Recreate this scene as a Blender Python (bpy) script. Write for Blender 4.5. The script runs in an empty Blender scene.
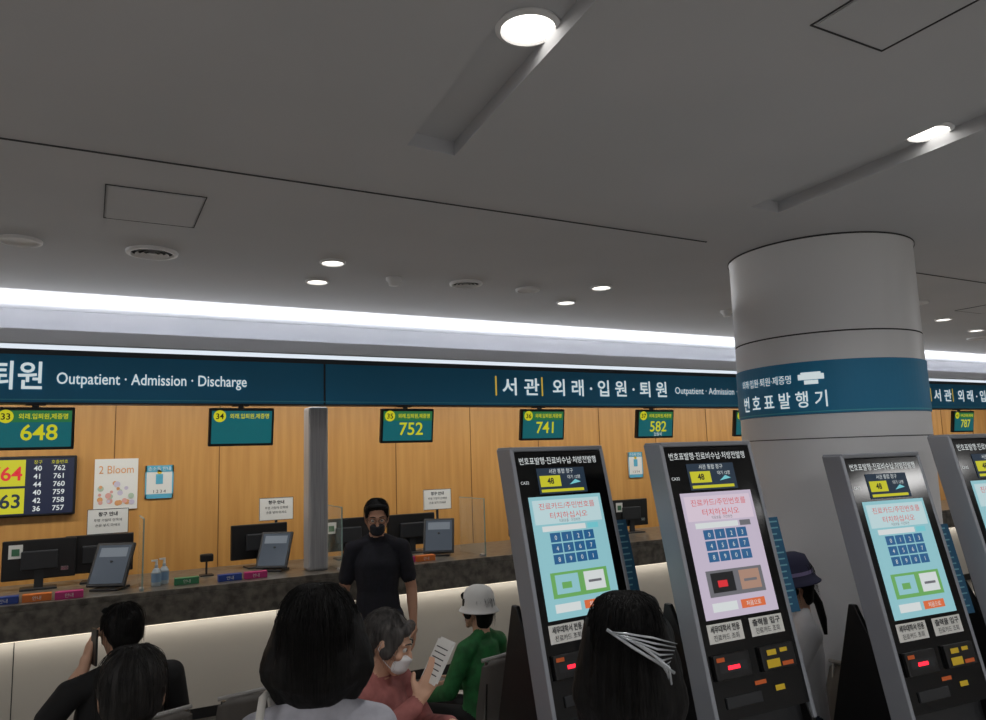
import bpy, bmesh, math, random
import numpy as np
from mathutils import Vector, Matrix, Euler
random.seed(7)
S=bpy.context.scene
S.view_settings.view_transform='Standard'
COL=bpy.context.collection
def lin(c):
    c/=255.0
    return c/12.92 if c<=.04045 else ((c+.055)/1.055)**2.4
def rgb(r,g,b): return (lin(r),lin(g),lin(b),1)
MATS={}
def mat(name,c,rough=.6,metal=0,emit=0,spec=None,noise=None,bump=None,alpha=None,coat=0):
    if name in MATS: return MATS[name]
    m=bpy.data.materials.new(name);m.use_nodes=True;nt=m.node_tree;b=nt.nodes['Principled BSDF']
    b.inputs['Base Color'].default_value=rgb(*c);b.inputs['Roughness'].default_value=rough;b.inputs['Metallic'].default_value=metal
    if spec is not None: b.inputs['Specular IOR Level'].default_value=spec
    if coat: b.inputs['Coat Weight'].default_value=coat
    if emit: b.inputs['Emission Color'].default_value=rgb(*c);b.inputs['Emission Strength'].default_value=emit;b.inputs['Base Color'].default_value=(0.01,0.01,0.01,1)
    if alpha is not None: b.inputs['Alpha'].default_value=alpha
    if noise:
        tc=nt.nodes.new('ShaderNodeTexCoord');mp=nt.nodes.new('ShaderNodeMapping');n=nt.nodes.new('ShaderNodeTexNoise')
        mp.inputs['Scale'].default_value=noise[2];n.inputs['Scale'].default_value=noise[0];n.inputs['Detail'].default_value=noise[3]
        cr=nt.nodes.new('ShaderNodeValToRGB');cr.color_ramp.elements[0].color=rgb(*c);cr.color_ramp.elements[1].color=rgb(*noise[1])
        cr.color_ramp.elements[0].position=.35;cr.color_ramp.elements[1].position=.65
        nt.links.new(tc.outputs['Object'],mp.inputs[0]);nt.links.new(mp.outputs[0],n.inputs['Vector']);nt.links.new(n.outputs[0],cr.inputs[0]);nt.links.new(cr.outputs[0],b.inputs['Base Color'])
        if bump:
            bp=nt.nodes.new('ShaderNodeBump');bp.inputs['Strength'].default_value=bump;bp.inputs['Distance'].default_value=.01
            nt.links.new(n.outputs[0],bp.inputs['Height']);nt.links.new(bp.outputs[0],b.inputs['Normal'])
    MATS[name]=m;return m
def frame(o,U,V):
    U=Vector(U).normalized();V=Vector(V).normalized();N=U.cross(V);M=Matrix((U,V,N)).transposed().to_4x4();M.translation=o;return M
def empty(name,loc=(0,0,0),rz=0,sc=1):
    o=bpy.data.objects.new(name,None);COL.objects.link(o);o.location=loc;o.rotation_euler=(0,0,rz);o.scale=(sc,sc,sc);return o
def textdata(body,size,align='LEFT',bold=0):
    c=bpy.data.curves.new('t','FONT');c.body=body;c.size=size;c.align_x=align;c.resolution_u=3;c.offset=bold
    o=bpy.data.objects.new('t',c);COL.objects.link(o)
    dg=bpy.context.evaluated_depsgraph_get();me=o.evaluated_get(dg).to_mesh()
    v=[tuple(x.co) for x in me.vertices];f=[tuple(p.vertices) for p in me.polygons]
    o.evaluated_get(dg).to_mesh_clear();bpy.data.objects.remove(o);bpy.data.curves.remove(c);return v,f
class MB:
    def __init__(s): s.v=[];s.f=[];s.m=[];s.mats=[];s.M=Matrix()
    def add(s,vs,fs,mt,M=None):
        if mt not in s.mats: s.mats.append(mt)
        i=s.mats.index(mt);n=len(s.v);T=s.M@M if M is not None else s.M
        s.v+=[tuple(T@Vector(v)) for v in vs];s.f+=[tuple(k+n for k in f) for f in fs];s.m+=[i]*len(fs)
    def box(s,x0,x1,y0,y1,z0,z1,mt,M=None):
        vs=[(x,y,z) for x in(x0,x1) for y in(y0,y1) for z in(z0,z1)]
        s.add(vs,[(0,1,3,2),(4,6,7,5),(0,4,5,1),(2,3,7,6),(0,2,6,4),(1,5,7,3)],mt,M)
    def rbox(s,x0,x1,y0,y1,z0,z1,r,mt,M=None,seg=2):
        bm=bmesh.new();bmesh.ops.create_cube(bm,size=1)
        for v in bm.verts: v.co=Vector(((x0+x1)/2+v.co.x*(x1-x0),(y0+y1)/2+v.co.y*(y1-y0),(z0+z1)/2+v.co.z*(z1-z0)))
        bmesh.ops.bevel(bm,geom=bm.edges[:],offset=r,segments=seg,affect='EDGES',profile=.5)
        bm.verts.index_update();s.add([tuple(v.co) for v in bm.verts],[tuple(v.index for v in f.verts) for f in bm.faces],mt,M);bm.free()
    def quad(s,u0,v0,u1,v1,mt,M,n=.001): s.add([(u0,v0,n),(u1,v0,n),(u1,v1,n),(u0,v1,n)],[(0,1,2,3)],mt,M)
    def disc(s,cx,cy,cz,r,mt,M=None,seg=40):
        s.add([(cx+r*math.cos(2*math.pi*i/seg),cy+r*math.sin(2*math.pi*i/seg),cz) for i in range(seg)],[tuple(range(seg))],mt,M)
    def lathe(s,prof,mt,M=None,seg=48):
        vs=[];fs=[];k=len(prof)
        for i in range(seg):
            a=2*math.pi*i/seg
            for r,z in prof: vs.append((r*math.cos(a),r*math.sin(a),z))
        for i in range(seg):
            j=(i+1)%seg
            for q in range(k-1): fs.append((i*k+q,j*k+q,j*k+q+1,i*k+q+1))
        s.add(vs,fs,mt,M)
    def prism(s,prof,x0,x1,mt,M=None):
        n=len(prof);vs=[(x0,y,z) for y,z in prof]+[(x1,y,z) for y,z in prof]
        fs=[tuple(range(n)),tuple(range(2*n-1,n-1,-1))]+[(i,i+n,(i+1)%n+n,(i+1)%n) for i in range(n)]
        s.add(vs,fs,mt,M)
    def text(s,body,size,u,v,mt,M,n=.002,align='LEFT',bold=0,width=None,fn=None):
        vs,fs=textdata(body,size,align,bold)
        if width and vs:
            xs=[p[0] for p in vs];w=max(xs)-min(xs);k=width/w
        else: k=1
        vs=[(u+p[0]*k,v+p[1],n) for p in vs]
        if fn: vs=[fn(p) for p in vs];s.add(vs,fs,mt)
        else: s.add(vs,fs,mt,M)
    def tube(s,pts,r,mt,seg=8,M=None):
        pts=[Vector(p) for p in pts];vs=[];fs=[]
        for i,p in enumerate(pts):
            t=(pts[min(i+1,len(pts)-1)]-pts[max(i-1,0)]).normalized()
            a=t.orthogonal().normalized() if i==0 else (a-a.dot(t)*t).normalized()
            b=t.cross(a);rr=r[i] if isinstance(r,(list,tuple)) else r
            for k in range(seg):
                th=2*math.pi*k/seg;vs.append(tuple(p+rr*(math.cos(th)*a+math.sin(th)*b)))
        for i in range(len(pts)-1):
            for k in range(seg): fs.append((i*seg+k,i*seg+(k+1)%seg,(i+1)*seg+(k+1)%seg,(i+1)*seg+k))
        fs.append(tuple(range(seg))[::-1]);fs.append(tuple(range((len(pts)-1)*seg,len(pts)*seg)));s.add(vs,fs,mt,M)
    def build(s,name,parent=None,smooth=False,bevel=0,fixn=True):
        me=bpy.data.meshes.new(name);me.from_pydata(s.v,[],s.f)
        for m in s.mats: me.materials.append(m)
        me.polygons.foreach_set('material_index',s.m)
        if smooth: me.polygons.foreach_set('use_smooth',[True]*len(s.f))
        me.update();o=bpy.data.objects.new(name,me);COL.objects.link(o)
        if bevel:
            b=o.modifiers.new('b','BEVEL');b.width=bevel;b.segments=2;b.limit_method='ANGLE'
        if parent: o.parent=parent
        return o
# ------------------------------------------------------------------ materials
M_ceil=mat('ceiling_paint',(198,199,204),.9,noise=(1.2,(193,195,200),(1,1,1),2))
M_white=mat('white_paint',(228,228,230),.7)
M_groove=mat('groove_dark',(62,62,66),.9)
M_column=mat('column_panel',(222,223,226),.38)
M_teal=mat('sign_teal',(20,124,168),.5)
M_tealedge=mat('sign_edge',(52,58,64),.5)
M_signtxt=mat('sign_text',(215,228,230),.5,emit=.8)
M_gold=mat('sign_gold',(205,175,70),.5,emit=.7)
M_wood=mat('maple_veneer',(206,154,86),.42,noise=(3.0,(192,139,74),(6,6,.35),5))
M_seam=mat('panel_seam',(120,82,42),.8)
M_stone=mat('counter_stone',(110,105,97),.3,noise=(16,(66,62,57),(1,1,1),8))
M_panel=mat('counter_panel',(200,195,186),.5)
M_floor=mat('floor_terrazzo',(176,172,164),.25,noise=(60,(150,147,140),(1,1,1),4))
M_steel=mat('brushed_steel',(178,178,180),.42,metal=.2,noise=(8,(152,152,156),(20,20,.3),2))
M_black=mat('black_plastic',(16,16,18),.4)
M_gloss=mat('black_glass',(8,9,11),.12)
M_dark=mat('dark_graphite',(34,36,40),.5)
M_silver=mat('silver_shell',(146,150,158),.4,metal=.15)
M_lamp=mat('lamp_emitter',(255,250,240),emit=4)
M_lampsm=mat('lamp_emitter_small',(255,250,240),emit=3)
M_strip=mat('led_strip',(235,245,255),emit=.9)
M_chrome=mat('chrome',(190,190,190),.2,metal=1)
M_paper=mat('paper',(232,232,228),.8)
M_ink=mat('ink',(40,40,46),.8)
M_yel=mat('yellow_sticker',(225,190,40),.6)
M_or=mat('orange_sticker',(215,100,40),.6)
def em(n,c,e=.82): return mat(n,c,.5,emit=e)
E_white=em('e_white',(222,228,228));E_yel=em('e_yellow',(214,210,34),.75);E_green=em('e_green',(44,120,70),.7);E_tl=em('e_tealscreen',(18,110,118),.62)
E_blue=em('e_keyblue',(34,96,145));E_red=em('e_red',(215,70,70));E_navy=em('e_navy',(18,42,62),.8);E_mint=em('e_mint',(150,205,214),.8);E_pink=em('e_pinkwhite',(205,192,212),.8);E_or=em('e_orange',(225,110,60))
E_gray=em('e_gray',(110,110,116));E_lime=em('e_lime',(110,175,95));E_cy=em('e_cyan',(120,205,215));E_dk=em('e_dark',(10,14,20),.5)
E_laser=em('reader_red',(255,30,50),2.5);E_led=em('board_red',(225,40,50));E_lily=em('board_navy',(16,28,60),.7)
# ------------------------------------------------------------------ room
HC=3.0;RD=.055
b=MB();b.box(-6,16,-5,8.2,-.1,0,M_floor);b.build('floor')
def ceiling():
    bm=bmesh.new()
    loops=[[(-6,-5),(16,-5),(16,5.45),(-6,5.45)],
           [(.69,-1),(.89,-1),(1.19,2.45),(.99,2.43)],
           [(2.52,-1),(2.72,-1),(2.94,2.43),(2.74,2.42)]]
    ed=[]
    for L in loops:
        vs=[bm.verts.new((x,y,HC)) for x,y in L]
        for i in range(4): ed.append(bm.edges.new((vs[i],vs[(i+1)%4])))
    bmesh.ops.triangle_fill(bm,edges=ed,use_beauty=True)
    for L in loops[1:]:
        lo=[bm.verts.new((x,y,HC)) for x,y in L];hi=[bm.verts.new((x,y,HC+RD)) for x,y in L]
        for i in range(4): bm.faces.new((lo[i],lo[(i+1)%4],hi[(i+1)%4],hi[i]))
        bm.faces.new(hi)
    for (y0,z0,y1,z1) in [(5.45,HC,5.45,3.07),(5.45,3.07,6.5,3.07),(6.5,3.07,6.5,2.76)]:
        q=[bm.verts.new(p) for p in((-6,y0,z0),(16,y0,z0),(16,y1,z1),(-6,y1,z1))];bm.faces.new(q)
    bmesh.ops.recalc_face_normals(bm,faces=bm.faces[:])
    me=bpy.data.meshes.new('ceiling');bm.to_mesh(me);bm.free();me.materials.append(M_ceil);o=bpy.data.objects.new('ceiling',me);COL.objects.link(o)
ceiling()
b=MB();b.box(-6,2.97,2.945,2.955,HC-.003,HC+.002,M_groove);b.box(4.4,16,2.945,2.955,HC-.003,HC+.002,M_groove);b.build('trim_ceiling_groove')
b=MB();b.box(-6,16,7.6,7.75,0,2.9,M_wood)
for i in range(24):
    x=-5.2+i*.9;b.box(x,x+.006,7.595,7.6,0,2.9,M_seam)
b.build('wall_back')
b=MB();b.box(-6.1,-6,-5,7.75,0,3.2,M_white);b.build('wall_left')
b=MB();b.box(16,16.1,-5,7.75,0,3.2,M_white);b.build('wall_right')
b=MB();b.box(-6,16,-5.1,-5,0,3.2,M_white);b.build('wall_front')
b=MB();b.box(-6,16,6.14,7.6,2.72,2.76,M_white);b.build('ceiling_staff_area')
b=MB();M_lip=mat('lip_paint',(190,191,194),.8)
b.box(-6,16,5.75,5.79,2.705,2.80,M_lip);b.box(-6,16,5.79,6.5,2.765,2.78,M_lip)
b.build('trim_cove_lip')
b=MB();b.box(-6,16,6.02,6.04,2.703,2.735,M_strip);b.build('trim_led_strip')
# ------------------------------------------------------------------ fascia sign
sg=empty('fascia_sign',(0,0,0))
b=MB()
b.box(-6,1.672,6.0,6.12,2.33,2.66,M_teal);b.box(1.69,16,6.0,6.12,2.33,2.66,M_teal);b.box(-6,16,6.01,6.14,2.32,2.33,M_tealedge);b.box(-6,16,6.005,6.14,2.66,2.70,M_tealedge)
b.box(1.672,1.69,6.01,6.1,2.33,2.66,M_tealedge)
b.box(-6,16,5.998,6.0,2.345,2.352,mat('sign_line',(70,170,190),.5))
b.build('sign_panels',sg)
b=MB();F6=frame((0,5.995,0),(1,0,0),(0,0,1))
def signtext(x0):
    b.quad(x0,2.42,x0+.016,2.60,M_gold,F6)
    b.text('서 관',.175,x0+.07,2.44,M_signtxt,F6,bold=.0025,width=.40)
    b.quad(x0+.50,2.42,x0+.516,2.60,M_gold,F6)
    b.text('외 래 · 입 원 · 퇴 원',.175,x0+.62,2.44,M_signtxt,F6,bold=.0025,width=1.42)
    b.text('Outpatient · Admission · Discharge',.10,x0+2.16,2.465,M_signtxt,F6,width=1.30)
signtext(3.27);signtext(9.92)
b.text('퇴원',.21,-.62,2.435,M_signtxt,F6,bold=.003,width=.31)
b.text('서관  외래·입원·',.21,-2.5,2.435,M_signtxt,F6,bold=.003,width=1.8)
b.text('Outpatient · Admission · Discharge',.115,-.22,2.46,M_signtxt,F6,width=1.28,bold=.0008)
b.build('sign_lettering',sg)
# ------------------------------------------------------------------ counter
ct=empty('reception_counter')
b=MB();b.box(-5.5,13,5.95,7.0,.95,.99,M_stone);b.box(-5.5,13,5.95,6.0,.765,.95,M_stone);b.box(-5.5,13,6.0,6.95,.75,.765,M_stone);b.build('stone_top',ct,bevel=.004)
b=MB();b.box(-5.5,13,6.12,6.16,.10,.75,M_panel);b.box(-5.5,13,6.2,6.9,0,.10,M_dark)
for i in range(9): b.box(-4.4+i*2.0,-4.395+i*2.0,6.118,6.12,.1,.75,M_dark)
b.build('front_panel',ct)
b=MB();b.box(-5.5,13,6.04,6.06,.74,.75,mat('counter_led',(255,240,215),emit=1.4));b.build('under_lip_led',ct)
for x in(1.59,6.9):
    b=MB();b.rbox(x,x+.165,6.15,6.33,.99,2.32,.02,M_steel);b.build('steel_post',smooth=False)
# ------------------------------------------------------------------ hanging number displays
def numdisp(x,no,num):
    e=empty('queue_number_display',(x,5.98,2.148))
    b=MB();b.M=Matrix.Rotation(math.radians(8),4,'X')
    b.rbox(-.24,.24,-.02,.025,-.145,.145,.008,M_black)
    F=frame((0,-.021,0),(1,0,0),(0,0,1))
    b.quad(-.222,-.125,.222,.125,E_tl,F)
    b.quad(-.222,.045,.222,.125,E_green if num else E_tl,F,.0015)
    b.disc(-.165,.085,.0025,.045,E_yel,F);b.text(no,.06,-.165,.064,E_dk,F,.004,'CENTER',.001)
    b.text('외래.입퇴원,제증명',.042,.055,.07,E_yel,F,.003,'CENTER',.0006,width=.29)
    if num: b.text(num,.15,.03,-.075,E_yel,F,.003,'CENTER',.002)
    if no=='37': b.text('입원처',.04,.03,-.118,E_white,F,.003,'CENTER')
    b.build('screen',e)
    b=MB();b.box(-.02,.02,.026,.045,-.05,.168,M_dark);b.box(-.06,.06,.03,.09,.162,.17,M_dark);b.build('bracket',e)
for i,(no,num) in enumerate([('33','648'),('34',''),('35','752'),('36','741'),('37','582'),('38','735'),('39','787'),('40','762'),('41','787'),('42','758')]):
    numdisp(-.335+i*1.362,no,num)
# ------------------------------------------------------------------ queue board
e=empty('queue_status_board',(-.45,7.58,1.74))
b=MB();b.rbox(-.62,.36,-.05,.01,-.26,.25,.01,M_black);F=frame((0,-.051,0),(1,0,0),(0,0,1));b.quad(-.6,-.24,.34,.23,E_lily,F)
b.quad(-.6,.0,-.02,.22,E_yel,F,.002);b.quad(-.6,-.23,-.02,-.02,E_yel,F,.002)
b.text('764',.16,-.16,.05,E_led,F,.004,'CENTER',.003);b.text('763',.16,-.16,-.18,E_navy,F,.004,'CENTER',.003)
b.text('창구',.035,.07,.185,E_yel,F,.004,'CENTER');b.text('호출번호',.035,.23,.185,E_yel,F,.004,'CENTER')
for i,(p,q) in enumerate([('40','762'),('41','761'),('44','760'),('40','759'),('42','758'),('36','757')]):
    b.text(p,.06,.07,.125-i*.068,E_white,F,.004,'CENTER',.0008);b.text(q,.06,.23,.125-i*.068,E_white,F,.004,'CENTER',.0008)
b.build('board',e)
# ------------------------------------------------------------------ posters
def poster(name,x0,x1,z0,z1,style):
    o=empty(name,((x0+x1)/2,7.585,(z0+z1)/2));w=(x1-x0)/2;h=(z1-z0)/2;b=MB();F=frame((0,-.004,0),(1,0,0),(0,0,1));b.box(-w,w,-.003,.005,-h,h,M_paper)
    if style==0:
        P1=mat('poster_pink',(225,170,160),.7);P2=mat('poster_orange',(225,165,110),.7)
        b.text('2 Bloom',.10,0,h-.13,P2,F,.002,'CENTER',width=w*1.6)
        for i in range(22):
            a=random.uniform(-w*.8,w*.8);c=random.uniform(-h*.8,h*.1);b.disc(a,c,.002+i*.0001,random.uniform(.012,.032),random.choice([P1,P2,mat('poster_lav',(205,198,218),.7),mat('poster_sage',(180,200,178),.7)]),F,16)
    elif style==1:
        P3=mat('poster_blue',(90,175,205),.7);b.quad(-w,h-.06,w,h,P3,F,.002);b.quad(-w,-h,w,-h+.04,P3,F,.002);b.quad(-w,-h,-w+.012,h,P3,F,.002);b.quad(w-.012,-h,w,h,P3,F,.002)
        b.text('손소독 안내',.04,0,h-.045,M_paper,F,.004,'CENTER')
        b.quad(-.03,-.02,.03,.07,P3,F,.002);b.disc(0,.09,.002,.02,M_yel,F,16)
        b.text('1 2 3 4',.04,0,-.1,M_ink,F,.003,'CENTER')
    b.build('sheet',o)
poster('wall_poster',.05,.40,1.5,1.95,0);poster('wall_poster',.46,.70,1.58,1.88,1);poster('wall_poster',6.02,6.25,1.55,1.87,1)
def notice(x,y,z0,w=.30,h=.2):
    o=empty('counter_notice',(x,y,.99));b=MB();b.box(-w/2,w/2,-.004,.004,z0-.99,z0-.99+h,M_paper);F=frame((0,-.0045,z0-.99),(1,0,0),(0,0,1))
    b.text('창구 안내',.036,0,h-.055,M_ink,F,.001,'CENTER',.0008)
    b.text('투명 가림막 안쪽에',.026,0,h-.10,M_ink,F,.001,'CENTER');b.text('손을 넣지 마세요',.026,0,h-.14,M_ink,F,.001,'CENTER');b.quad(-w/2,0,w/2,.004,M_ink,F);b.quad(-w/2,h-.004,w/2,h,M_ink,F)
    b.quad(-w/2,0,-w/2+.004,h,M_ink,F);b.quad(w/2-.004,0,w/2,h,M_ink,F)
    b.build('card',o);b=MB();b.box(-.012,.012,.004,.012,0,z0-.99+.05,M_dark);b.box(-.08,.08,-.03,.03,0,.008,M_dark);b.build('stand',o)
notice(.155,6.93,1.34);notice(1.50,6.93,1.36);notice(3.08,6.93,1.36);notice(4.5,6.93,1.37)
# ------------------------------------------------------------------ computers etc
def pcmon(x,y,rz,label=True):
    o=empty('computer_monitor',(x,y,.99),rz);b=MB();b.rbox(-.24,.24,-.02,.02,.07,.36,.008,M_black);b.rbox(-.12,.12,-.05,-.018,.14,.28,.01,M_dark);b.box(-.03,.03,-.04,-.02,0,.15,M_dark);b.rbox(-.12,.12,-.11,.06,0,.012,.004,M_dark)
    F=frame((0,-.021,0),(1,0,0),(0,0,1))
    if label: b.quad(-.2,.23,-.11,.33,M_paper,F);b.quad(-.18,.25,-.13,.30,mat('qr_green',(70,120,90),.7),F,.002)
    b.quad(.14,.12,.19,.15,M_chrome,F)
    b.build('monitor',o)
for x,y,rz,l in[(-.30,6.70,.05,True),(.10,6.78,-.1,False),(-1.4,6.7,0,True),(1.32,6.76,.1,False),(2.10,6.75,0,True),(2.72,6.75,0,False),(4.0,6.7,0,True),(5.3,6.7,0,True)]: pcmon(x,y,rz,l)
def tablet(x,y,rz,sc=1.0):
    o=empty('signature_tablet',(x,y,.99),rz,sc);b=MB();T=Matrix.Rotation(math.radians(-28),4,'X');b.rbox(-.14,.14,-.012,.012,.03,.36,.006,M_dark,T)
    F=T@frame((0,-.0125,.03),(1,0,0),(0,0,1));b.quad(-.12,.02,.12,.31,mat('tablet_screen',(78,86,96),.15,emit=.6),F);b.quad(-.10,.22,.10,.29,mat('tablet_screen_light',(130,138,146),.2,emit=.6),F,.002)
    b.tube([(0,.10,.01),(0,.13,.12),(0,.09,.2)],.012,M_dark);b.rbox(-.1,.1,-.02,.18,0,.015,.004,M_dark);b.build('tablet',o)
tablet(.13,6.2,-.5);tablet(1.33,6.35,-.6,.95);tablet(2.80,6.30,-.5);tablet(4.3,6.30,-.5)
def flyer(x,y,cols,rz=0,nm='leaflet_holder'):
    o=empty(nm,(x,y,.99),rz);b=MB()
    for i,c in enumerate(cols):
        b.rbox(-.19+i*.19,-.02+i*.19,-.03,.03,0,.05,.003,c);F=frame((0,-.031,0),(1,0,0),(0,0,1));b.text('안내',.03,-.105+i*.19,.013,M_paper,F,.001,'CENTER')
    b.build('box',o)
PB=mat('leaf_blue',(40,70,150),.5);PM=mat('leaf_magenta',(190,50,120),.5);PO=mat('leaf_orange',(220,120,50),.5);PG=mat('leaf_green',(60,130,90),.5)
flyer(-.36,6.05,[PB,PO]);flyer(.02,6.03,[PM]);flyer(1.08,6.10,[PB,PM]);flyer(2.50,6.1,[PM,PO]);flyer(.78,6.15,[PG])
def bottle(x,y):
    o=empty('hand_sanitizer_bottle',(x,y,.99));b=MB();b.lathe([(0,0),(.032,0),(.034,.01),(.034,.1),(.02,.125),(.012,.13),(.012,.15),(0,.15)],mat('bottle_clear',(190,205,215),.2,alpha=.8),seg=24)
    b.lathe([(0,.15),(.01,.15),(.008,.18),(0,.18)],M_paper,seg=12);b.box(-.035,.008,-.007,.007,.178,.19,M_paper);b.lathe([(.0345,.03),(.0345,.09)],mat('bottle_label',(130,160,190),.6),seg=24);b.build('bottle',o,smooth=False)
bottle(.47,6.2);bottle(.53,6.28)
def webcam(x,y):
    o=empty('document_camera',(x,y,.99));b=MB();b.tube([(0,0,0),(0,0,.12)],.008,M_dark);b.rbox(-.05,.05,-.03,.03,.11,.17,.01,M_black);b.rbox(-.05,.05,-.05,.05,0,.01,.003,M_dark);b.build('camera',o)
webcam(.86,6.5);webcam(2.2,6.3)
M_acr=mat('acrylic',(200,225,220),.05,alpha=.10);M_acre=mat('acrylic_edge',(160,185,178),.2,alpha=.8)
for i,x in enumerate([.365,1.82,3.12,4.52,5.75,-1.0]):
    o=empty('acrylic_divider',(x,6.2,.99));b=MB();b.box(-.004,.004,-.20,.30,.0,.5,M_acr);b.box(-.005,.005,-.206,-.20,0,.5,M_acre);b.box(-.005,.005,-.206,.30,.5,.506,M_acre);b.rbox(-.015,.015,-.19,-.12,0,.02,.003,M_steel);b.build('sheet',o)
# ------------------------------------------------------------------ column
CX,CY,CR=3.85,2.93,.51
co=empty('round_column',(CX,CY,0))
b=MB();b.lathe([(CR,0),(CR,2.035)],M_column,seg=96);b.lathe([(CR,2.31),(CR,2.463)],M_column,seg=96);b.lathe([(CR,2.471),(CR,2.985),(CR+.004,2.987),(CR+.004,3.0)],M_column,seg=96);b.lathe([(CR,2.463),(CR-.012,2.464),(CR-.012,2.470),(CR,2.471)],M_groove,seg=96)
b.lathe([(CR+.001,1.898),(CR+.001,1.903)],M_groove,seg=96);b.build('column_shell',co,smooth=True)
b=MB();b.lathe([(CR,2.03),(CR+.006,2.032),(CR+.006,2.312),(CR,2.314)],M_teal,seg=96);b.lathe([(CR+.007,2.04),(CR+.007,2.046)],mat('sign_line',(70,170,190)),seg=96)
b.lathe([(CR+.008,2.99),(CR+.008,2.999)],M_groove,seg=96)
a0=math.radians(-142.7-66)
def cyl(p):
    th=a0+p[0]/CR;R=CR+.009;return (R*math.cos(th),R*math.sin(th),p[1])
b.text('번 호 표 발 행 기',.095,.03,2.075,M_signtxt,None,fn=cyl,width=.54,bold=.001)
b.text('외래·입원·퇴원·제증명',.052,.03,2.205,M_signtxt,None,fn=cyl,width=.37)
def cq(u0,v0,u1,v1,m):
    n=6;vs=[];
    for i in range(n+1):
        u=u0+(u1-u0)*i/n;vs+=[cyl((u,v0)),cyl((u,v1))]
    b.add(vs,[(2*i,2*i+2,2*i+3,2*i+1) for i in range(n)],m)
cq(.44,2.215,.57,2.245,M_signtxt);cq(.455,2.235,.555,2.255,M_signtxt);cq(.47,2.19,.54,2.212,M_signtxt)
b.build('wayfinding_band',co,smooth=False)
# ------------------------------------------------------------------ ceiling fixtures
def downlight(x,y,r,z=HC,m=M_lampsm,power=0,drop=.03):
    o=empty('recessed_downlight',(x,y,z));b=MB();b.lathe([(r*1.25,0),(r*1.25,-.006),(r*1.05,-.012),(r,-.004),(r,.0)],M_white,seg=40);b.disc(0,0,-.004,r,m);b.build('lamp',o)
    if power:
        l=bpy.data.lights.new('downlight_lamp','SPOT');l.energy=power;l.spot_size=math.radians(140);l.spot_blend=.9;l.shadow_soft_size=.08;l.color=(1,.98,.96)
        q=bpy.data.objects.new('bulb',l);COL.objects.link(q);q.parent=o;q.location=(0,0,-drop)
downlight(1.05,1.665,.075,HC+RD-.001,M_lamp,30,.065)
downlight(2.825,1.605,.070,HC+RD-.001,M_lamp,30,.065)
for x,y in[(1.24,4.59),(3.13,4.58),(3.08,4.07),(6.94,4.0),(1.20,4.11),(7.98,4.28)]: downlight(x,y,.06,HC,M_lampsm,9)
for x,y in[(.6,-2.5),(4.9,-1.2),(4.7,1.6),(-1.2,1.4),(-1.2,-2),(8,1.5),(2.6,-2.5)]: downlight(x,y,.085,HC,M_lamp,20)
def vent(x,y,r,closed=False):
    o=empty('ceiling_diffuser' if not closed else 'ceiling_speaker',(x,y,HC));b=MB();b.lathe([(r,0),(r*.98,-.012),(r*.82,-.016),(r*.78,-.006)],M_white)
    if closed: b.lathe([(r*.78,-.008),(0,-.009)],M_white)
    else:
        b.disc(0,0,-.002,r*.8,M_groove)
        for k in(.64,.44,.24): b.lathe([(r*k,-.016),(r*(k-.12),-.004)],M_white)
        b.disc(0,0,-.014,r*.14,M_white)
    b.build('body',o,smooth=True)
vent(-.34,4.27,.10,True);vent(.26,4.26,.13);vent(2.15,4.30,.11);vent(2.63,4.31,.085,True);vent(8.6,4.6,.11);vent(5.9,3.6,.09,True)
def detector(x,y):
    o=empty('smoke_detector',(x,y,HC));b=MB();b.lathe([(.05,0),(.05,-.015),(.035,-.03),(.03,-.05),(0,-.052)],M_white,seg=24);b.build('body',o,smooth=True)
detector(1.66,4.34);detector(4.6,4.4);detector(6.2,4.3)
def access(name,x0,x1,y0,y1):
    b=MB();w=.004;z0,z1=HC-.003,HC+.001
    for a in[(x0,x1,y0,y0+w),(x0,x1,y1-w,y1),(x0,x0+w,y0,y1),(x1-w,x1,y0,y1)]: b.box(*a,z0,z1,M_groove)
    b.box(x0+.012,x1-.012,y0+.012,y1-.012,HC-.004,HC,M_ceil);b.build(name)
access('ceiling_access_hatch',.02,.41,3.28,3.74);access('ceiling_access_hatch',1.70,2.01,.80,1.25);access('ceiling_access_hatch',6.6,7.0,3.3,3.7)
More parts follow.
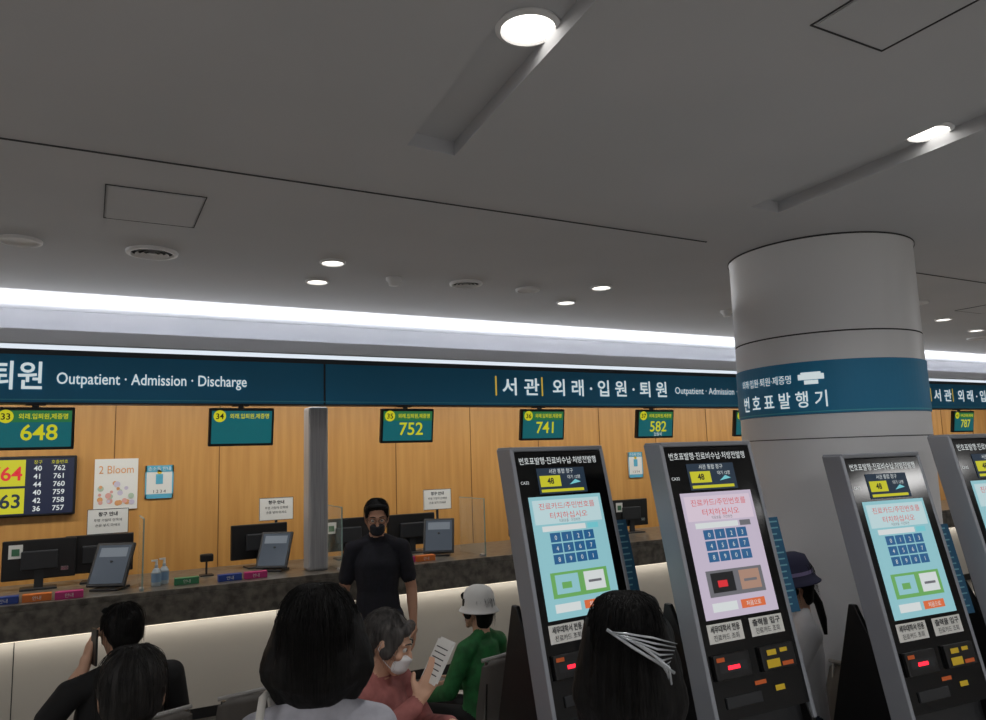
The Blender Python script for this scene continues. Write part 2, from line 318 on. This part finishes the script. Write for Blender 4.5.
# ------------------------------------------------------------------ kiosks
SL=math.tan(math.radians(12.5))
def kiosk(x,y,bg,sc=1.0,num='48',rz=0):
    o=empty('self_service_kiosk',(x,y,0),math.radians(rz),sc)
    def fy(z): return -SL*(1.87-z)
    D=.10
    b=MB();hw=.25
    b.prism([(fy(1.87)+.012,1.87),(fy(.0)+.012+.06,.0),(fy(.0)+.34,.0),(fy(1.0)+.12,1.0),(D-.01,1.86),(D-.02,1.88)],-hw+.012,hw-.012,M_dark)
    b.build('core',o)
    b=MB()
    for sx in(-1,1):
        xa,xb=sorted((sx*(hw-.014),sx*(hw+.006)));b.prism([(fy(1.885)-.006,1.885),(fy(.80)-.006,.80),(fy(.80)+D,.80),(D,1.885)],xa,xb,M_silver)
    b.prism([(-.004,1.872),(D,1.872),(D,1.892),(-.008,1.892)],-hw,hw,M_silver)
    b.build('side_cheeks',o,bevel=.004)
    b=MB()
    for sx in(-1,1):
        xa,xb=sorted((sx*(hw-.02),sx*(hw+.002)));b.prism([(fy(.80),.80),(fy(.0)+.05,.0),(.26,.0),(.28,.30),(.03,1.25),(0,1.25)],xa,xb,M_black)
    b.build('flared_base',o,bevel=.004)
    F=frame((-.008,fy(1.15),1.15),(1,0,0),(0,SL,1))
    G0=frame((0,fy(1.15),1.15),(1,0,0),(0,SL,1))
    b=MB();b.box(-hw+.014,hw-.014,-.30,.735,-.008,.004,M_gloss,G0);b.build('glass_front',o)
    b=MB()
    b.text('번호표발행·진료비수납·처방전발행',.034,0,.685,E_white,F,.006,'CENTER',width=.42)
    b.text('CA32',.018,-.22,.60,E_white,F,.006)
    b.quad(-.13,.555,.13,.665,E_navy,F,.006);b.quad(-.12,.585,-.01,.632,E_yel,F,.008);b.text(num,.035,-.065,.597,E_dk,F,.009,'CENTER',.001);b.text('서관 통합 창구',.022,0,.642,E_white,F,.008,'CENTER')
    b.text('대기 12명',.018,.065,.616,E_white,F,.008,'CENTER');b.add([(.035,.590,.008),(.10,.600,.008),(.07,.612,.008)],[(0,1,2)],E_cy,F);b.quad(-.12,.562,.11,.574,E_yel,F,.008)
    b.quad(-.195,.055,.195,.545,bg,F,.006)
    b.quad(-.18,.43,.18,.53,em('e_headmint',(195,222,226)) if bg is E_mint else em('e_headpink',(222,205,220)),F,.007)
    b.text('진료카드/주민번호를',.03,0,.492,E_red,F,.009,'CENTER',width=.30);b.text('터치하십시오',.03,0,.452,E_red,F,.009,'CENTER',width=.2);b.text('직원호출 · 이전화면',.014,0,.435,E_gray,F,.009,'CENTER')
    b.quad(-.15,.40,.08,.422,E_white,F,.008);b.quad(.09,.40,.15,.422,E_cy if bg is E_mint else E_gray,F,.008)
    for i in range(4):
        for j in range(3): b.quad(-.118+i*.060,.355-j*.044,-.064+i*.060,.393-j*.044,E_blue,F,.009);b.text(str((i+j*4)%10),.026,-.091+i*.060,.364-j*.044,E_white,F,.011,'CENTER')
    b.quad(-.15,.135,.15,.235,E_gray if bg is not E_mint else E_lime,F,.008);b.quad(-.13,.150,-.01,.225,E_dk if bg is not E_mint else E_mint,F,.010);b.quad(.02,.150,.13,.225,mat('e_photo_skin',(190,150,130),emit=.7) if bg is not E_mint else E_white,F,.010);b.quad(-.10,.170,-.05,.195,E_led if bg is not E_mint else E_lime,F,.011);b.quad(.04,.18,.11,.19,E_gray,F,.011)
    b.quad(.0,.08,.13,.113,E_or,F,.008);b.quad(-.15,.08,-.02,.113,E_white,F,.008)
    b.text('처음으로',.022,.065,.088,E_white,F,.010,'CENTER')
    b.build('screen_graphics',o)
    b=MB()
    b.quad(-.2,-.03,-.02,.04,M_paper,F,.006);b.quad(.02,-.03,.2,.04,M_paper,F,.006)
    for k,t in((-.11,'세무대학서 전용'),(.11,'출력물 입구')): b.text(t,.028,k,.010,M_ink,F,.008,'CENTER',.0005,width=.15);b.text('진료카드 조회',.024,k,-.02,M_ink,F,.008,'CENTER',width=.13)
    b.rbox(-.21,-.03,-.16,-.07,0,.02,.004,M_black,F);b.quad(-.19,-.135,-.05,-.10,M_dark,F,.021);b.quad(-.15,-.126,-.09,-.112,E_laser,F,.022)
    b.rbox(.03,.21,-.16,-.07,0,.02,.004,M_black,F)
    b.quad(.05,-.15,.12,-.12,M_yel,F,.022);b.quad(.13,-.15,.19,-.135,M_or,F,.022);b.quad(.06,-.105,.11,-.085,M_yel,F,.022);b.quad(.13,-.10,.17,-.085,M_yel,F,.022);b.quad(-.20,-.095,-.16,-.08,M_or,F,.022)
    b.quad(.08,-.235,.13,-.215,M_yel,F,.006);b.quad(-.02,-.20,.04,-.185,M_or,F,.006);b.rbox(-.18,.0,-.26,-.22,0,.012,.003,M_dark,F)
    b.build('reader_bay',o)
    b=MB();P=mat('info_panel_blue',(34,86,118),.5);T=mat('info_panel_text',(110,165,180),.5)
    G=frame((0,fy(1.15)+.012,1.15),(1,0,0),(0,SL,1));b.box(hw+.008,hw+.075,.03,.42,-.006,.0,P,G);b.box(hw-.01,hw+.04,.08,.11,-.016,-.006,M_dark,G);b.box(hw-.01,hw+.04,.34,.37,-.016,-.006,M_dark,G)
    for i in range(14): b.quad(hw+.014,.398-i*.026,hw+.068-random.uniform(0,.03),.404-i*.026,T,G)
    b.build('side_info_panel',o)
kiosk(1.80,2.75,E_mint,1.0,'48',5);kiosk(2.31,2.38,E_pink,1.0,'48',-1);kiosk(3.045,2.09,E_mint,.962,'48',-4);kiosk(3.66,1.985,E_mint,1.0,'48',-4)
# ------------------------------------------------------------------ people
ICO=None
def ico():
    global ICO
    if ICO is None:
        bm=bmesh.new();bmesh.ops.create_icosphere(bm,subdivisions=3,radius=1);ICO=np.array([v.co[:] for v in bm.verts]);bm.free()
    return ICO
def r3(r): return np.array([r,r,r],float) if isinstance(r,(int,float)) else np.array(r,float)
class Fig:
    def __init__(s,name,loc,fwd,scale):
        s.root=empty(name,(loc[0],loc[1],0),math.atan2(-fwd[0],fwd[1]));s.k=scale;s.prims=[];s.mats=[]
    def seg(s,a,ra,c,rc,m,M=None):
        ra=r3(ra);rc=r3(rc)
        s.prims.append((np.array(a,float),ra,np.array(c,float),rc,m,M))
    def ball(s,a,ra,m,M=None): s.seg(a,ra,a,ra,m,M)
    def mesh(s,name,voxel=.0065,smooth=4,lump=0):
        V=[];Fc=[];n=0;I=ico();info=[]
        for a,ra,c,rc,m,M in s.prims:
            P=np.vstack([I*ra+a,I*rc+c]) if not np.allclose(a,c) else I*ra+a
            if M is not None:
                R=np.array(M.to_3x3());t=np.array(M.translation);P=P@R.T+t;A=R@a+t;C=R@c+t
            else: A,C=a,c
            P=P*s.k
            bm=bmesh.new();vs=[bm.verts.new(p) for p in P];res=bmesh.ops.convex_hull(bm,input=vs)
            dl=[v for v in bm.verts if not v.link_faces]
            if dl: bmesh.ops.delete(bm,geom=dl,context='VERTS')
            bmesh.ops.recalc_face_normals(bm,faces=bm.faces[:])
            bm.verts.index_update();V+=[tuple(v.co) for v in bm.verts];Fc+=[tuple(v.index+n for v in f.verts) for f in bm.faces];n=len(V);bm.free()
            info.append((A*s.k,ra*s.k,C*s.k,rc*s.k,m))
        me=bpy.data.meshes.new('tmp');me.from_pydata(V,[],Fc);o=bpy.data.objects.new('tmp',me);COL.objects.link(o)
        r=o.modifiers.new('r','REMESH');r.mode='VOXEL';r.voxel_size=voxel;sm=o.modifiers.new('s','SMOOTH');sm.iterations=smooth;sm.factor=.5
        if lump:
            tx=bpy.data.textures.new('lump','CLOUDS');tx.noise_scale=.035;dm=o.modifiers.new('d','DISPLACE');dm.texture=tx;dm.strength=lump;dm.mid_level=.5
        dg=bpy.context.evaluated_depsgraph_get();nm=bpy.data.meshes.new_from_object(o.evaluated_get(dg));nm.name=name;bpy.data.objects.remove(o)
        N=len(nm.polygons);cs=np.empty(N*3);nm.polygons.foreach_get('center',cs);cs=cs.reshape(-1,3)
        best=np.full(N,1e9);idx=np.zeros(N,int);mats=[]
        for A,ra,C,rc,m in info:
            if m not in mats: mats.append(m)
            d=C-A;L=d@d;t=np.clip(((cs-A)@d)/L,0,1) if L>1e-9 else np.zeros(N)
            q=(cs-(A+t[:,None]*d));rr=ra+(rc-ra)*t[:,None];q=q/rr;val=(np.linalg.norm(q,axis=1)-1)*rr.mean(axis=1)
            w=val<best;best[w]=val[w];idx[w]=mats.index(m)
        nm.materials.clear()
        for m in mats: nm.materials.append(m)
        nm.polygons.foreach_set('material_index',idx.astype(np.int32));nm.polygons.foreach_set('use_smooth',[True]*N);nm.update()
        ob=bpy.data.objects.new(name,nm);COL.objects.link(ob);ob.parent=s.root;s.prims=[];return ob
def hand(f,w,d,n,side,m,curl=.35):
    w=Vector(w);d=Vector(d).normalized();n=Vector(n);n=(n-n.dot(d)*d).normalized();sd=Vector(side);sd=(sd-sd.dot(d)*d-sd.dot(n)*n).normalized()
    f.seg(w,.023,w+d*.03,(.026,)*3,m)
    for k,o in enumerate((.028,.010,-.009,-.027)):
        b0=w+d*.088+sd*o*.95;f.seg(w+d*.02+sd*o*.5,.016,b0,.0125,m)
        L=(.040,.044,.041,.032)[k];p=b0;ang=curl*.6;
        for q in range(3):
            dd=d*math.cos(ang)+n*math.sin(ang)+sd*(o*1.2);dd.normalize();ln=L*(1,.68,.52)[q];p2=p+dd*ln;f.seg(p,.0092-.0006*q,p2,.0086-.0007*q,m);p=p2;ang+=curl
    b0=w+d*.03+sd*.024;d1=(d*.65+sd*.7+n*.3).normalized();p=b0+d1*.042;f.seg(b0,.015,p,.0115,m);d2=(d*.85+sd*.3+n*.45).normalized();f.seg(p,.0112,p+d2*.032,.009,m)
SKIN=mat('skin',(208,164,138),.55);SKIN2=mat('skin_tan',(196,148,122),.55)
HB=mat('hair_black',(9,9,10),.6,spec=.22,noise=(60,(20,18,18),(1,1,.15),3),bump=.3);HG=mat('hair_gray',(44,42,42),.6,spec=.3,noise=(60,(80,77,75),(1,1,.15),3),bump=.35)
MASKW=mat('mask_white',(232,232,234),.8);EYEW=mat('eye_white',(225,222,218),.3);IRIS=mat('iris',(25,16,12),.2);LIP=mat('lip',(165,95,88),.5)
SHOE=mat('shoe',(28,28,30),.5)
def person(name,loc,fwd,scale,top,bottom,seated=False,lean=0,armL=None,armR=None,head=(0,0,0),skin=SKIN,hair='short',hmat=HB,sleeve='short',mask=None,shw=.175,tw=1.0,handL=None,handR=None,glasses=False,skirt=False,hairsc=1.0,voxel=.0065,curl=.35,zbob=-.13):
    f=Fig(name,loc,fwd,scale);dz=-.39 if seated else 0
    pel=Vector((0,0,.93+dz));L=Matrix.Translation(pel)@Matrix.Rotation(-lean,4,'X')@Matrix.Translation(-pel)
    def up(x,y,z): return L@Vector((x,y,z+dz))
    f.seg(up(0,0,.92),(.16*tw,.11,.10),up(0,0,1.08),(.14*tw,.10,.09),top)
    f.seg(up(0,0,1.08),(.14*tw,.10,.09),up(0,.005,1.25),(.158*tw,.112,.11),top)
    f.seg(up(0,.005,1.25),(.158*tw,.112,.11),up(0,-.01,1.355),(.13*tw,.085,.055),top)
    for sx in(-1,1):
        f.seg(up(sx*.07,-.01,1.385),.05,up(sx*shw,-.01,1.36),.056,top)
        f.seg(up(sx*.03,-.02,1.43),.036,up(sx*(shw-.05),-.015,1.39),.038,top)
    f.seg(up(0,-.012,1.40),(.062,.055,.04),up(0,-.012,1.43),(.058,.053,.022),top)
    hc=up(0,.018,1.565);nb=up(0,-.012,1.41);
    HM=Matrix.Translation(hc)@Matrix.Rotation(-lean*.6,4,'X')@Euler(head,'XYZ').to_matrix().to_4x4()
    f.seg(nb,.052,HM@Vector((0,-.018,-.07)),.050,skin)
    for sx in(-1,1):
        if seated:
            hip=Vector((sx*.085,.02,.54));kn=Vector((sx*.115,.45,.53));an=Vector((sx*.115,.43,.09))
        else:
            hip=Vector((sx*.085,0,.90));kn=Vector((sx*.095,.015,.49));an=Vector((sx*.10,-.02,.09))
        f.seg(hip,.092,kn,.062,bottom);f.seg(kn,.060,an,.045,bottom);f.seg(an,.036,(an.x,an.y-.01,.06),.038,skin)
        f.seg((an.x,an.y-.03,.045),(.036,.036,.042),(an.x+sx*.015,an.y+.15,.032),(.042,.045,.03),SHOE)
        if skirt and seated: f.seg((sx*.07,.0,.56),.10,(sx*.1,.47,.50),.085,bottom);f.seg((sx*.09,.44,.5),.085,(sx*.10,.46,.25),.10,bottom)
    for sx,arm,hd in((-1,armL,handL),(1,armR,handR)):
        sh=up(sx*shw,-.01,1.355)
        if arm is None: arm=((sx*(shw+.05),-.02,1.07+dz),(sx*(shw+.06),.06,.84+dz))
        el=Vector(arm[0]);wr=Vector(arm[1])
        if sleeve=='short':
            mid=sh.lerp(el,.68);f.seg(sh,.058,mid,.056,top);f.seg(sh.lerp(el,.5),.044,el,.038,skin)
            f.seg(el,.0385,el.lerp(wr,.35),.037,skin);f.seg(el.lerp(wr,.35),.037,wr,.024,skin)
        else:
            f.seg(sh,.058,el,.050,top);f.seg(el,.050,el.lerp(wr,.92),.038,top);f.seg(el.lerp(wr,.8),.028,wr,.024,skin)
        hdv=hd or dict(d=(wr-el).normalized()+Vector((0,.1,0)),n=(-sx,0.1,0),side=(0,1,0),curl=curl)
        hand(f,wr,hdv['d'],hdv['n'],hdv['side'],skin,hdv.get('curl',curl))
    f.ball((0,-.012,.022),(.075,.094,.093),skin,HM);f.seg((0,.028,-.005),(.064,.060,.062),(0,.040,-.060),(.048,.045,.040),skin,HM);f.seg((0,.045,-.06),(.042,.038,.03),(0,.072,-.100),(.022,.018,.016),skin,HM)
    for sx in(-1,1):
        f.seg((sx*.055,.0,-.035),.018,(sx*.022,.062,-.098),.016,skin,HM)
        f.seg((sx*.078,-.006,.012),(.008,.017,.018),(sx*.075,-.002,-.028),(.007,.010,.012),skin,HM)
        f.ball((sx*.042,.062,-.028),(.02,.02,.018),skin,HM);f.ball((sx*.011,.098,-.036),(.009,.010,.008),skin,HM)
        f.seg((sx*.012,.086,.022),.010,(sx*.048,.070,.022),.009,skin,HM)
    f.seg((0,.088,.012),(.008,.008,.01),(0,.108,-.032),(.010,.011,.009),skin,HM)
    f.seg((-.018,.088,-.064),(.008,.008,.005),(.018,.088,-.064),(.008,.008,.005),LIP,HM);f.ball((0,.090,-.074),(.018,.009,.006),LIP,HM)
    f.mesh('body',voxel)
    k=scale
    b=MB();b.M=Matrix.Diagonal((k,k,k,1))@HM
    for sx in(-1,1):
        E=Matrix.Translation((sx*.030,.0765,.002));b.lathe([(.012*math.sin(t),.0115*math.cos(t)) for t in np.linspace(0,math.pi,9)],EYEW,E@Matrix.Rotation(-math.pi/2,4,'X'),16)
        b.lathe([(.0055*math.sin(t),.003*math.cos(t)) for t in np.linspace(0,math.pi/2,5)],IRIS,Matrix.Translation((sx*.030,.0872,.002))@Matrix.Rotation(-math.pi/2,4,'X'),14)
        b.tube([(sx*.012,.0975,.026),(sx*.03,.094,.031),(sx*.050,.078,.026)],[.003,.0035,.002],hmat,6)
        if glasses:
            C=[(sx*.031+.023*math.cos(t),.103-.006*abs(math.cos(t)),.002+.018*math.sin(t)) for t in np.linspace(0,2*math.pi,17)];b.tube(C,.0014,M_black,5);b.tube([(sx*.054,.098,.006),(sx*.078,.0,.008)],.0015,M_black,5)
    if glasses: b.tube([(-.008,.104,.006),(.008,.104,.006)],.0016,M_black,5)
    b.build('eyes_and_brows',f.root,smooth=True)
    if mask:
        f.seg((0,.062,-.034),(.052,.052,.016),(0,.060,-.075),(.050,.050,.034),mask,HM);f.ball((0,.085,-.038),(.022,.035,.018),mask,HM);f.mesh('face_mask',.005,2)
        b=MB();b.M=Matrix.Diagonal((k,k,k,1))@HM
        for sx in(-1,1): b.tube([(sx*.050,.06,-.03),(sx*.074,.02,-.005),(sx*.083,-.012,.016),(sx*.081,-.02,-.01),(sx*.070,.01,-.05),(sx*.046,.055,-.085)],.0016,mask,5)
        b.build('mask_ear_loops',f.root)
    q=hairsc
    def hs(r): return tuple(np.array(r3(r))*q)
    if hair:
        f.ball((0,-.022,.040),hs((.083,.094,.090)),hmat,HM);f.seg((0,-.03,.05),hs((.080,.085,.075)),(0,-.058,-.010),hs((.072,.050,.045)),hmat,HM)
        if hair=='short':
            f.seg((0,-.06,-.01),(.066,.04,.04),(0,-.058,-.05),(.05,.028,.03),hmat,HM)
            for sx in(-1,1): f.seg((sx*.066,.02,.055),(.016,.028,.030),(sx*.074,.015,.01),(.007,.010,.012),hmat,HM)
            f.seg((-.04,.060,.092),(.028,.018,.016),(.04,.060,.092),(.028,.018,.016),hmat,HM)
        if hair=='bob':
            z2=zbob
            for sx in(-1,1): f.seg((sx*.070*q,-.005,.03),(.03,.06,.05),(sx*.090*q,-.005,z2+.06),(.036,.062,.05),hmat,HM);f.seg((sx*.090*q,-.005,z2+.06),(.036,.062,.05),(sx*.07,-.01,z2),(.04,.05,.03),hmat,HM)
            f.seg((0,-.05,0),(.08*q,.065*q,.06),(0,-.055,z2+.05),(.095*q,.06*q,.055),hmat,HM);f.seg((0,-.055,z2+.05),(.095*q,.06*q,.055),(0,-.045,z2),(.075,.05,.03),hmat,HM)
            f.seg((-.045,.06,.08),(.03,.028,.028),(.045,.06,.08),(.03,.028,.028),hmat,HM)
        if hair=='crop':
            for sx in(-1,1): f.seg((sx*.066,.02,.05),(.02,.045,.04),(sx*.074,.015,-.02),(.014,.03,.03),hmat,HM)
            f.seg((0,-.06,-.01),(.072,.045,.05),(0,-.055,-.07),(.06,.035,.04),hmat,HM);f.seg((-.04,.064,.08),(.03,.024,.026),(.04,.064,.08),(.03,.024,.026),hmat,HM)
        ho=f.mesh('hair',.006,3,lump=.010)
        b=MB();b.M=Matrix.Diagonal((k,k,k,1))@HM
        zb={'short':-.04,'bob':zbob+.012,'crop':-.08}[hair];fr={'short':.55,'bob':.35,'crop':.5}[hair]
        for i in range(460 if hair=='bob' else 160):
            phi=random.uniform(fr,2*math.pi-fr)+math.pi/2;px,py=math.cos(phi),math.sin(phi);pts=[];j=random.uniform(-.2,.2);rr=random.uniform(.97,1.03);ze=zb+random.uniform(-.012,.05);cx=random.uniform(-.02,.02);ph=random.uniform(0,6.28);am=random.uniform(.001,.005)
            for t in np.linspace(.10,1,9):
                th=t*1.75
                if th<math.pi/2: R=math.sin(th);z=.040+.092*q*math.cos(th)
                else: z=.040+(ze-.04)*(th-math.pi/2)/(1.75-math.pi/2);R=1
                bulge=1+ (.12 if hair=='bob' else 0)*max(0,min(1,(.03-z)/.10)) - (.30*max(0,min(1,(zbob+.05-z)/.06)) if hair=='bob' else 0)
                w=am*math.sin(ph+t*9)
                pts.append((cx*(1-t)+px*R*.084*q*rr*bulge+j*.01*t+w,(-.020+py*R*.099*q*rr*bulge)+w,z))
            b.tube(pts,[.0008]*7+[.0005,.0002],hmat,3)
        b.build('hair_strands',f.root,smooth=True)
    return f,HM
def chair(loc,fwd,col=None,h=.86):
    o=empty('waiting_chair',(loc[0],loc[1],0),math.atan2(-fwd[0],fwd[1]))
    CH=mat('chair_shell',(96,92,88),.45);b=MB();n=10;vs=[];fs=[]
    for t in range(2):
        for i in range(n+1):
            u=-1+2*i/n;yb=-.20+.05*u*u-.02+t*.022
            for zz,k in((.42,.0),(.62,-.02),(h-.04,-.05),(h-.01 if abs(u)<.9 else h-.035,-.055)):
                vs.append((u*.235*(1-.10*max(0,zz-.6)/.3),yb+k,zz))
    N=(n+1)*4
    for t in range(2):
        for i in range(n):
            for j in range(3):
                a=t*N+i*4+j;fs.append((a,a+4,a+5,a+1))
    for i in range(n): fs.append((i*4+3,(i+1)*4+3,N+(i+1)*4+3,N+i*4+3));fs.append((i*4,(i+1)*4,N+(i+1)*4,N+i*4))
    for i in(0,n):
        for j in range(3): fs.append((i*4+j,i*4+j+1,N+i*4+j+1,N+i*4+j))
    b.add(vs,fs,CH);b.build('backrest',o,smooth=True)
    b=MB();b.rbox(-.23,.23,-.20,.24,.39,.43,.018,CH);b.tube([(-.2,-.215,h-.02),(-.2,-.18,.41)],.011,M_chrome);b.tube([(.2,-.215,h-.02),(.2,-.18,.41)],.011,M_chrome)
    for sx in(-1,1): b.tube([(sx*.2,.18,.40),(sx*.21,.2,0)],.012,M_chrome);b.tube([(sx*.2,-.16,.40),(sx*.21,-.2,0)],.012,M_chrome)
    b.tube([(-.235*.93,-.20,h-.01),(-.12,-.243,h),(0,-.255,h+.002),(.12,-.243,h),(.235*.93,-.20,h-.01)],.010,mat('chair_rim',(150,148,145),.4))
    b.build('seat_and_frame',o,smooth=False)
C_navy=mat('cloth_black_navy',(24,26,34),.85,noise=(30,(30,30,42),(1,1,1),3));C_blk=mat('cloth_black',(20,20,22),.85);C_gry=mat('cloth_pale_gray',(178,178,188),.85,noise=(25,(160,160,170),(1,1,1),3))
C_rose=mat('cloth_dusty_rose',(168,104,100),.85,noise=(20,(140,84,82),(1,1,1),3));C_grn=mat('cloth_green',(40,118,62),.7,noise=(20,(28,90,46),(1,1,1),3));C_wht=mat('cloth_white',(226,226,230),.85);C_jean=mat('cloth_jean',(40,48,66),.85);C_khk=mat('cloth_khaki',(110,100,84),.85)
# standing man at the counter
person('standing_man',(1.68,4.76),(-.38,-.92),.95,C_navy,C_jean,head=(-.20,0,.10),glasses=True,mask=mat('mask_dark',(44,46,54),.8),skin=SKIN2,shw=.17,tw=1.0,
  armL=((-.23,-.03,1.08),(-.24,.03,.84)),armR=((.23,-.02,1.08),(.19,.14,.90)))
# woman in front of kiosk
f,HM=person('woman_with_hair_clip',(.965,1.25),(.62,.78),.93,C_gry,C_jean,hair='bob',shw=.14,tw=.88,hairsc=.97,zbob=-.15,armL=((-.2,.06,1.08),(-.1,.25,1.12)),armR=((.2,.06,1.08),(.1,.27,1.15)))
b=MB();b.M=Matrix.Diagonal((.93,.93,.93,1))@HM@Matrix.Translation((.012,.004,.036));CL=mat('hair_clip_silver',(205,210,216),.3,metal=.6)
for i in range(9):
    b.tube([(-.05+.008*i,-.125-.003*math.sin(i),.030-.003*i),(-.01+.01*i,-.142,.030-.008*i),(.04+.004*i,-.130,.020-.011*i),(.090-.003*i,-.084,-.002-.007*i)],[.0010,.0024,.0024,.0008],CL,6)
b.tube([(-.05,-.125,.034),(.0,-.142,.004),(.05,-.125,-.03),(.08,-.10,-.055)],.0035,CL,8);b.build('hair_clip',f.root,smooth=True)
# woman left foreground
f,HM=person('woman_with_bob_hair',(.475,1.76),(.35,.94),.922,C_gry,C_khk,hair='bob',shw=.14,tw=.9,hairsc=1.15,zbob=-.115)
b=MB();b.tube([(-.105,.12,1.10),(-.11,.10,1.25),(-.11,.04,1.335),(-.112,-.05,1.345),(-.12,-.115,1.24),(-.16,-.14,1.0),(-.24,-.12,.8)],.009,mat('bag_strap',(215,212,206),.7),8);b.rbox(-.36,-.22,-.22,.02,.62,.82,.03,mat('bag_leather',(60,50,45),.6));b.build('shoulder_bag',f.root,smooth=True)
# seated man phoning
f,HM=person('seated_man_on_phone',(.155,3.68),(-.25,.97),.985,C_blk,C_jean,seated=True,skin=SKIN,tw=1.15,shw=.205,armL=((-.30,.02,.84),(-.135,.05,1.05)),handL=dict(d=(.25,0.1,.95),n=(1,0,-.2),side=(0,.9,0),curl=.32),armR=((.28,.08,.72),(.12,.34,.66)))
b=MB();b.M=Matrix.Diagonal((.985,.985,.985,1));b.rbox(-.112,-.103,-.02,.055,1.06,1.21,.003,M_black,Matrix.Identity(4));b.build('mobile_phone',f.root)
chair((.155,3.68),(-.25,.97));chair((-.38,3.54),(-.25,.97));chair((.69,3.82),(-.25,.97))
person('seated_man',(.13,2.42),(.05,1),1.035,C_blk,C_jean,seated=True,tw=1.05,hmat=mat('hair_salt',(22,21,21),.6,spec=.3,noise=(60,(40,38,37),(1,1,.15),3),bump=.35),hairsc=1.07,armL=((-.24,.08,.72),(-.12,.34,.64)),armR=((.24,.08,.72),(.12,.34,.64)))
chair((.13,2.42),(.05,1))
# seated woman w/ mask
f,HM=person('seated_woman_with_mask',(1.02,3.01),(.62,-.78),.97,C_rose,C_rose,seated=True,lean=.12,head=(-.25,.0,.35),hair='crop',hmat=HG,mask=MASKW,sleeve='long',skirt=True,shw=.185,tw=1.22,
 armL=((-.27,.12,.76),(-.04,.36,.86)),armR=((.26,.12,.82),(.07,.27,.97)),handL=dict(d=(.5,.8,.1),n=(0,.3,-1),side=(.7,-.7,.1),curl=.4),handR=dict(d=(-.35,.4,.85),n=(-.7,-.6,.0),side=(.5,-.8,.2),curl=.35))
b=MB();T=Matrix.Translation((.01,.315,1.08))@Euler((math.radians(60),0,.9)).to_matrix().to_4x4();b.box(-.065,.065,-.08,.08,-.001,.001,M_paper,T);b.box(-.055,.075,-.07,.09,-.004,-.002,M_paper,T)
for i in range(6): b.box(-.05,.05,-.05+i*.02,-.046+i*.02,.001,.0015,M_ink,T)
b.build('papers',f.root)
chair((1.02,3.01),(.62,-.78))
# green jacket, white hat
f,HM=person('seated_person_in_green',(1.89,3.72),(-.35,.90),.885,C_grn,C_blk,seated=True,hair='crop',hmat=HB,sleeve='long',tw=.9,shw=.15,armL=((-.22,.06,.74),(-.16,.30,.66)),armR=((.21,.06,.72),(.12,.32,.66)))
b=MB();b.M=Matrix.Diagonal((.885,.885,.885,1))@HM;b.lathe([(0,.148),(.04,.145),(.074,.128),(.092,.095),(.098,.05),(.100,.03),(.118,.0),(.122,-.004),(.120,-.007),(.098,.022)],mat('hat_white',(228,228,226),.85),Matrix.Translation((0,-.012,0))@Matrix.Diagonal((.95,1.08,1,1)),40);b.build('sun_hat',f.root,smooth=True)
chair((1.89,3.72),(-.35,.90))
# navy hat
f,HM=person('seated_woman_with_hat',(3.085,2.64),(-.82,.57),1.012,C_wht,C_jean,seated=True,head=(-.15,0,0),hair='crop',hmat=HB,mask=MASKW,shw=.145,tw=.9,armL=((-.18,.14,.74),(-.08,.30,.90)),armR=((.18,.12,.72),(.1,.34,.70)))
b=MB();b.M=Matrix.Diagonal((1.012,1.012,1.012,1))@HM;b.lathe([(0,.150),(.05,.146),(.084,.13),(.096,.09),(.100,.045),(.118,.018),(.132,.004),(.131,.0),(.112,.012),(.098,.035)],mat('hat_navy',(44,44,70),.85),Matrix.Translation((0,-.012,0))@Matrix.Diagonal((.92,1.0,1,1)),40);b.lathe([(.1015,.045),(.1005,.062)],mat('hat_band',(130,120,160),.7),Matrix.Translation((0,-.012,0))@Matrix.Diagonal((.93,1.01,1,1)),40)
b.tube([(.03,-.09,-.05),(.05,-.12,-.12),(.055,-.125,-.2),(.05,-.12,-.27)],[.022,.02,.018,.008],HB,10)
b.build('bucket_hat_and_ponytail',f.root,smooth=True)
chair((3.085,2.64),(-.82,.57),h=.78)
# ------------------------------------------------------------------ lights
def area(name,loc,rot,sx,sy,p,col=(1,1,1)):
    l=bpy.data.lights.new(name,'AREA');l.shape='RECTANGLE';l.size=sx;l.size_y=sy;l.energy=p;l.color=col;o=bpy.data.objects.new(name,l);COL.objects.link(o);o.location=loc;o.rotation_euler=rot;return o
area('cove_light_strip',(5,6.1,2.81),(math.radians(-158),0,0),21,.04,150,(.98,.99,1))
area('staff_ceiling_lights',(5,6.40,2.69),(math.radians(22),0,0),19,.3,190,(1,.96,.89))
area('counter_front_led',(4,6.07,.745),(math.radians(10),0,0),18,.03,13,(1,.94,.85))
for i,(x,y) in enumerate([(-1.5,-2.6),(1.5,-3.2),(4.5,-2.6),(7.5,-1.6),(-3.5,1.0),(9.5,1.5)]):
    area('hall_fill_light',(x,y,2.98),(0,0,0),1.2,.6,36,(1,.99,.98))  # fill lamps added out of view to raise the hall's ambient light
w=bpy.data.worlds.new('w');S.world=w;w.use_nodes=True;w.node_tree.nodes['Background'].inputs[0].default_value=(.05,.05,.055,1)
# ------------------------------------------------------------------ camera
f_=745.0;p=math.radians(7.5);r=math.radians(1.8);y=math.radians(28.5)
Fw=Vector((math.sin(y)*math.cos(p),math.cos(y)*math.cos(p),math.sin(p)));R0=Vector((math.cos(y),-math.sin(y),0));U0=R0.cross(Fw)
R=math.cos(r)*R0-math.sin(r)*U0;U=math.sin(r)*R0+math.cos(r)*U0
c=bpy.data.cameras.new('camera');c.sensor_width=36;c.lens=f_/986*36;c.clip_start=.05;o=bpy.data.objects.new('camera',c);COL.objects.link(o)
m=Matrix((R,U,-Fw)).transposed().to_4x4();m.translation=(0,0,1.85);o.matrix_world=m;S.camera=o
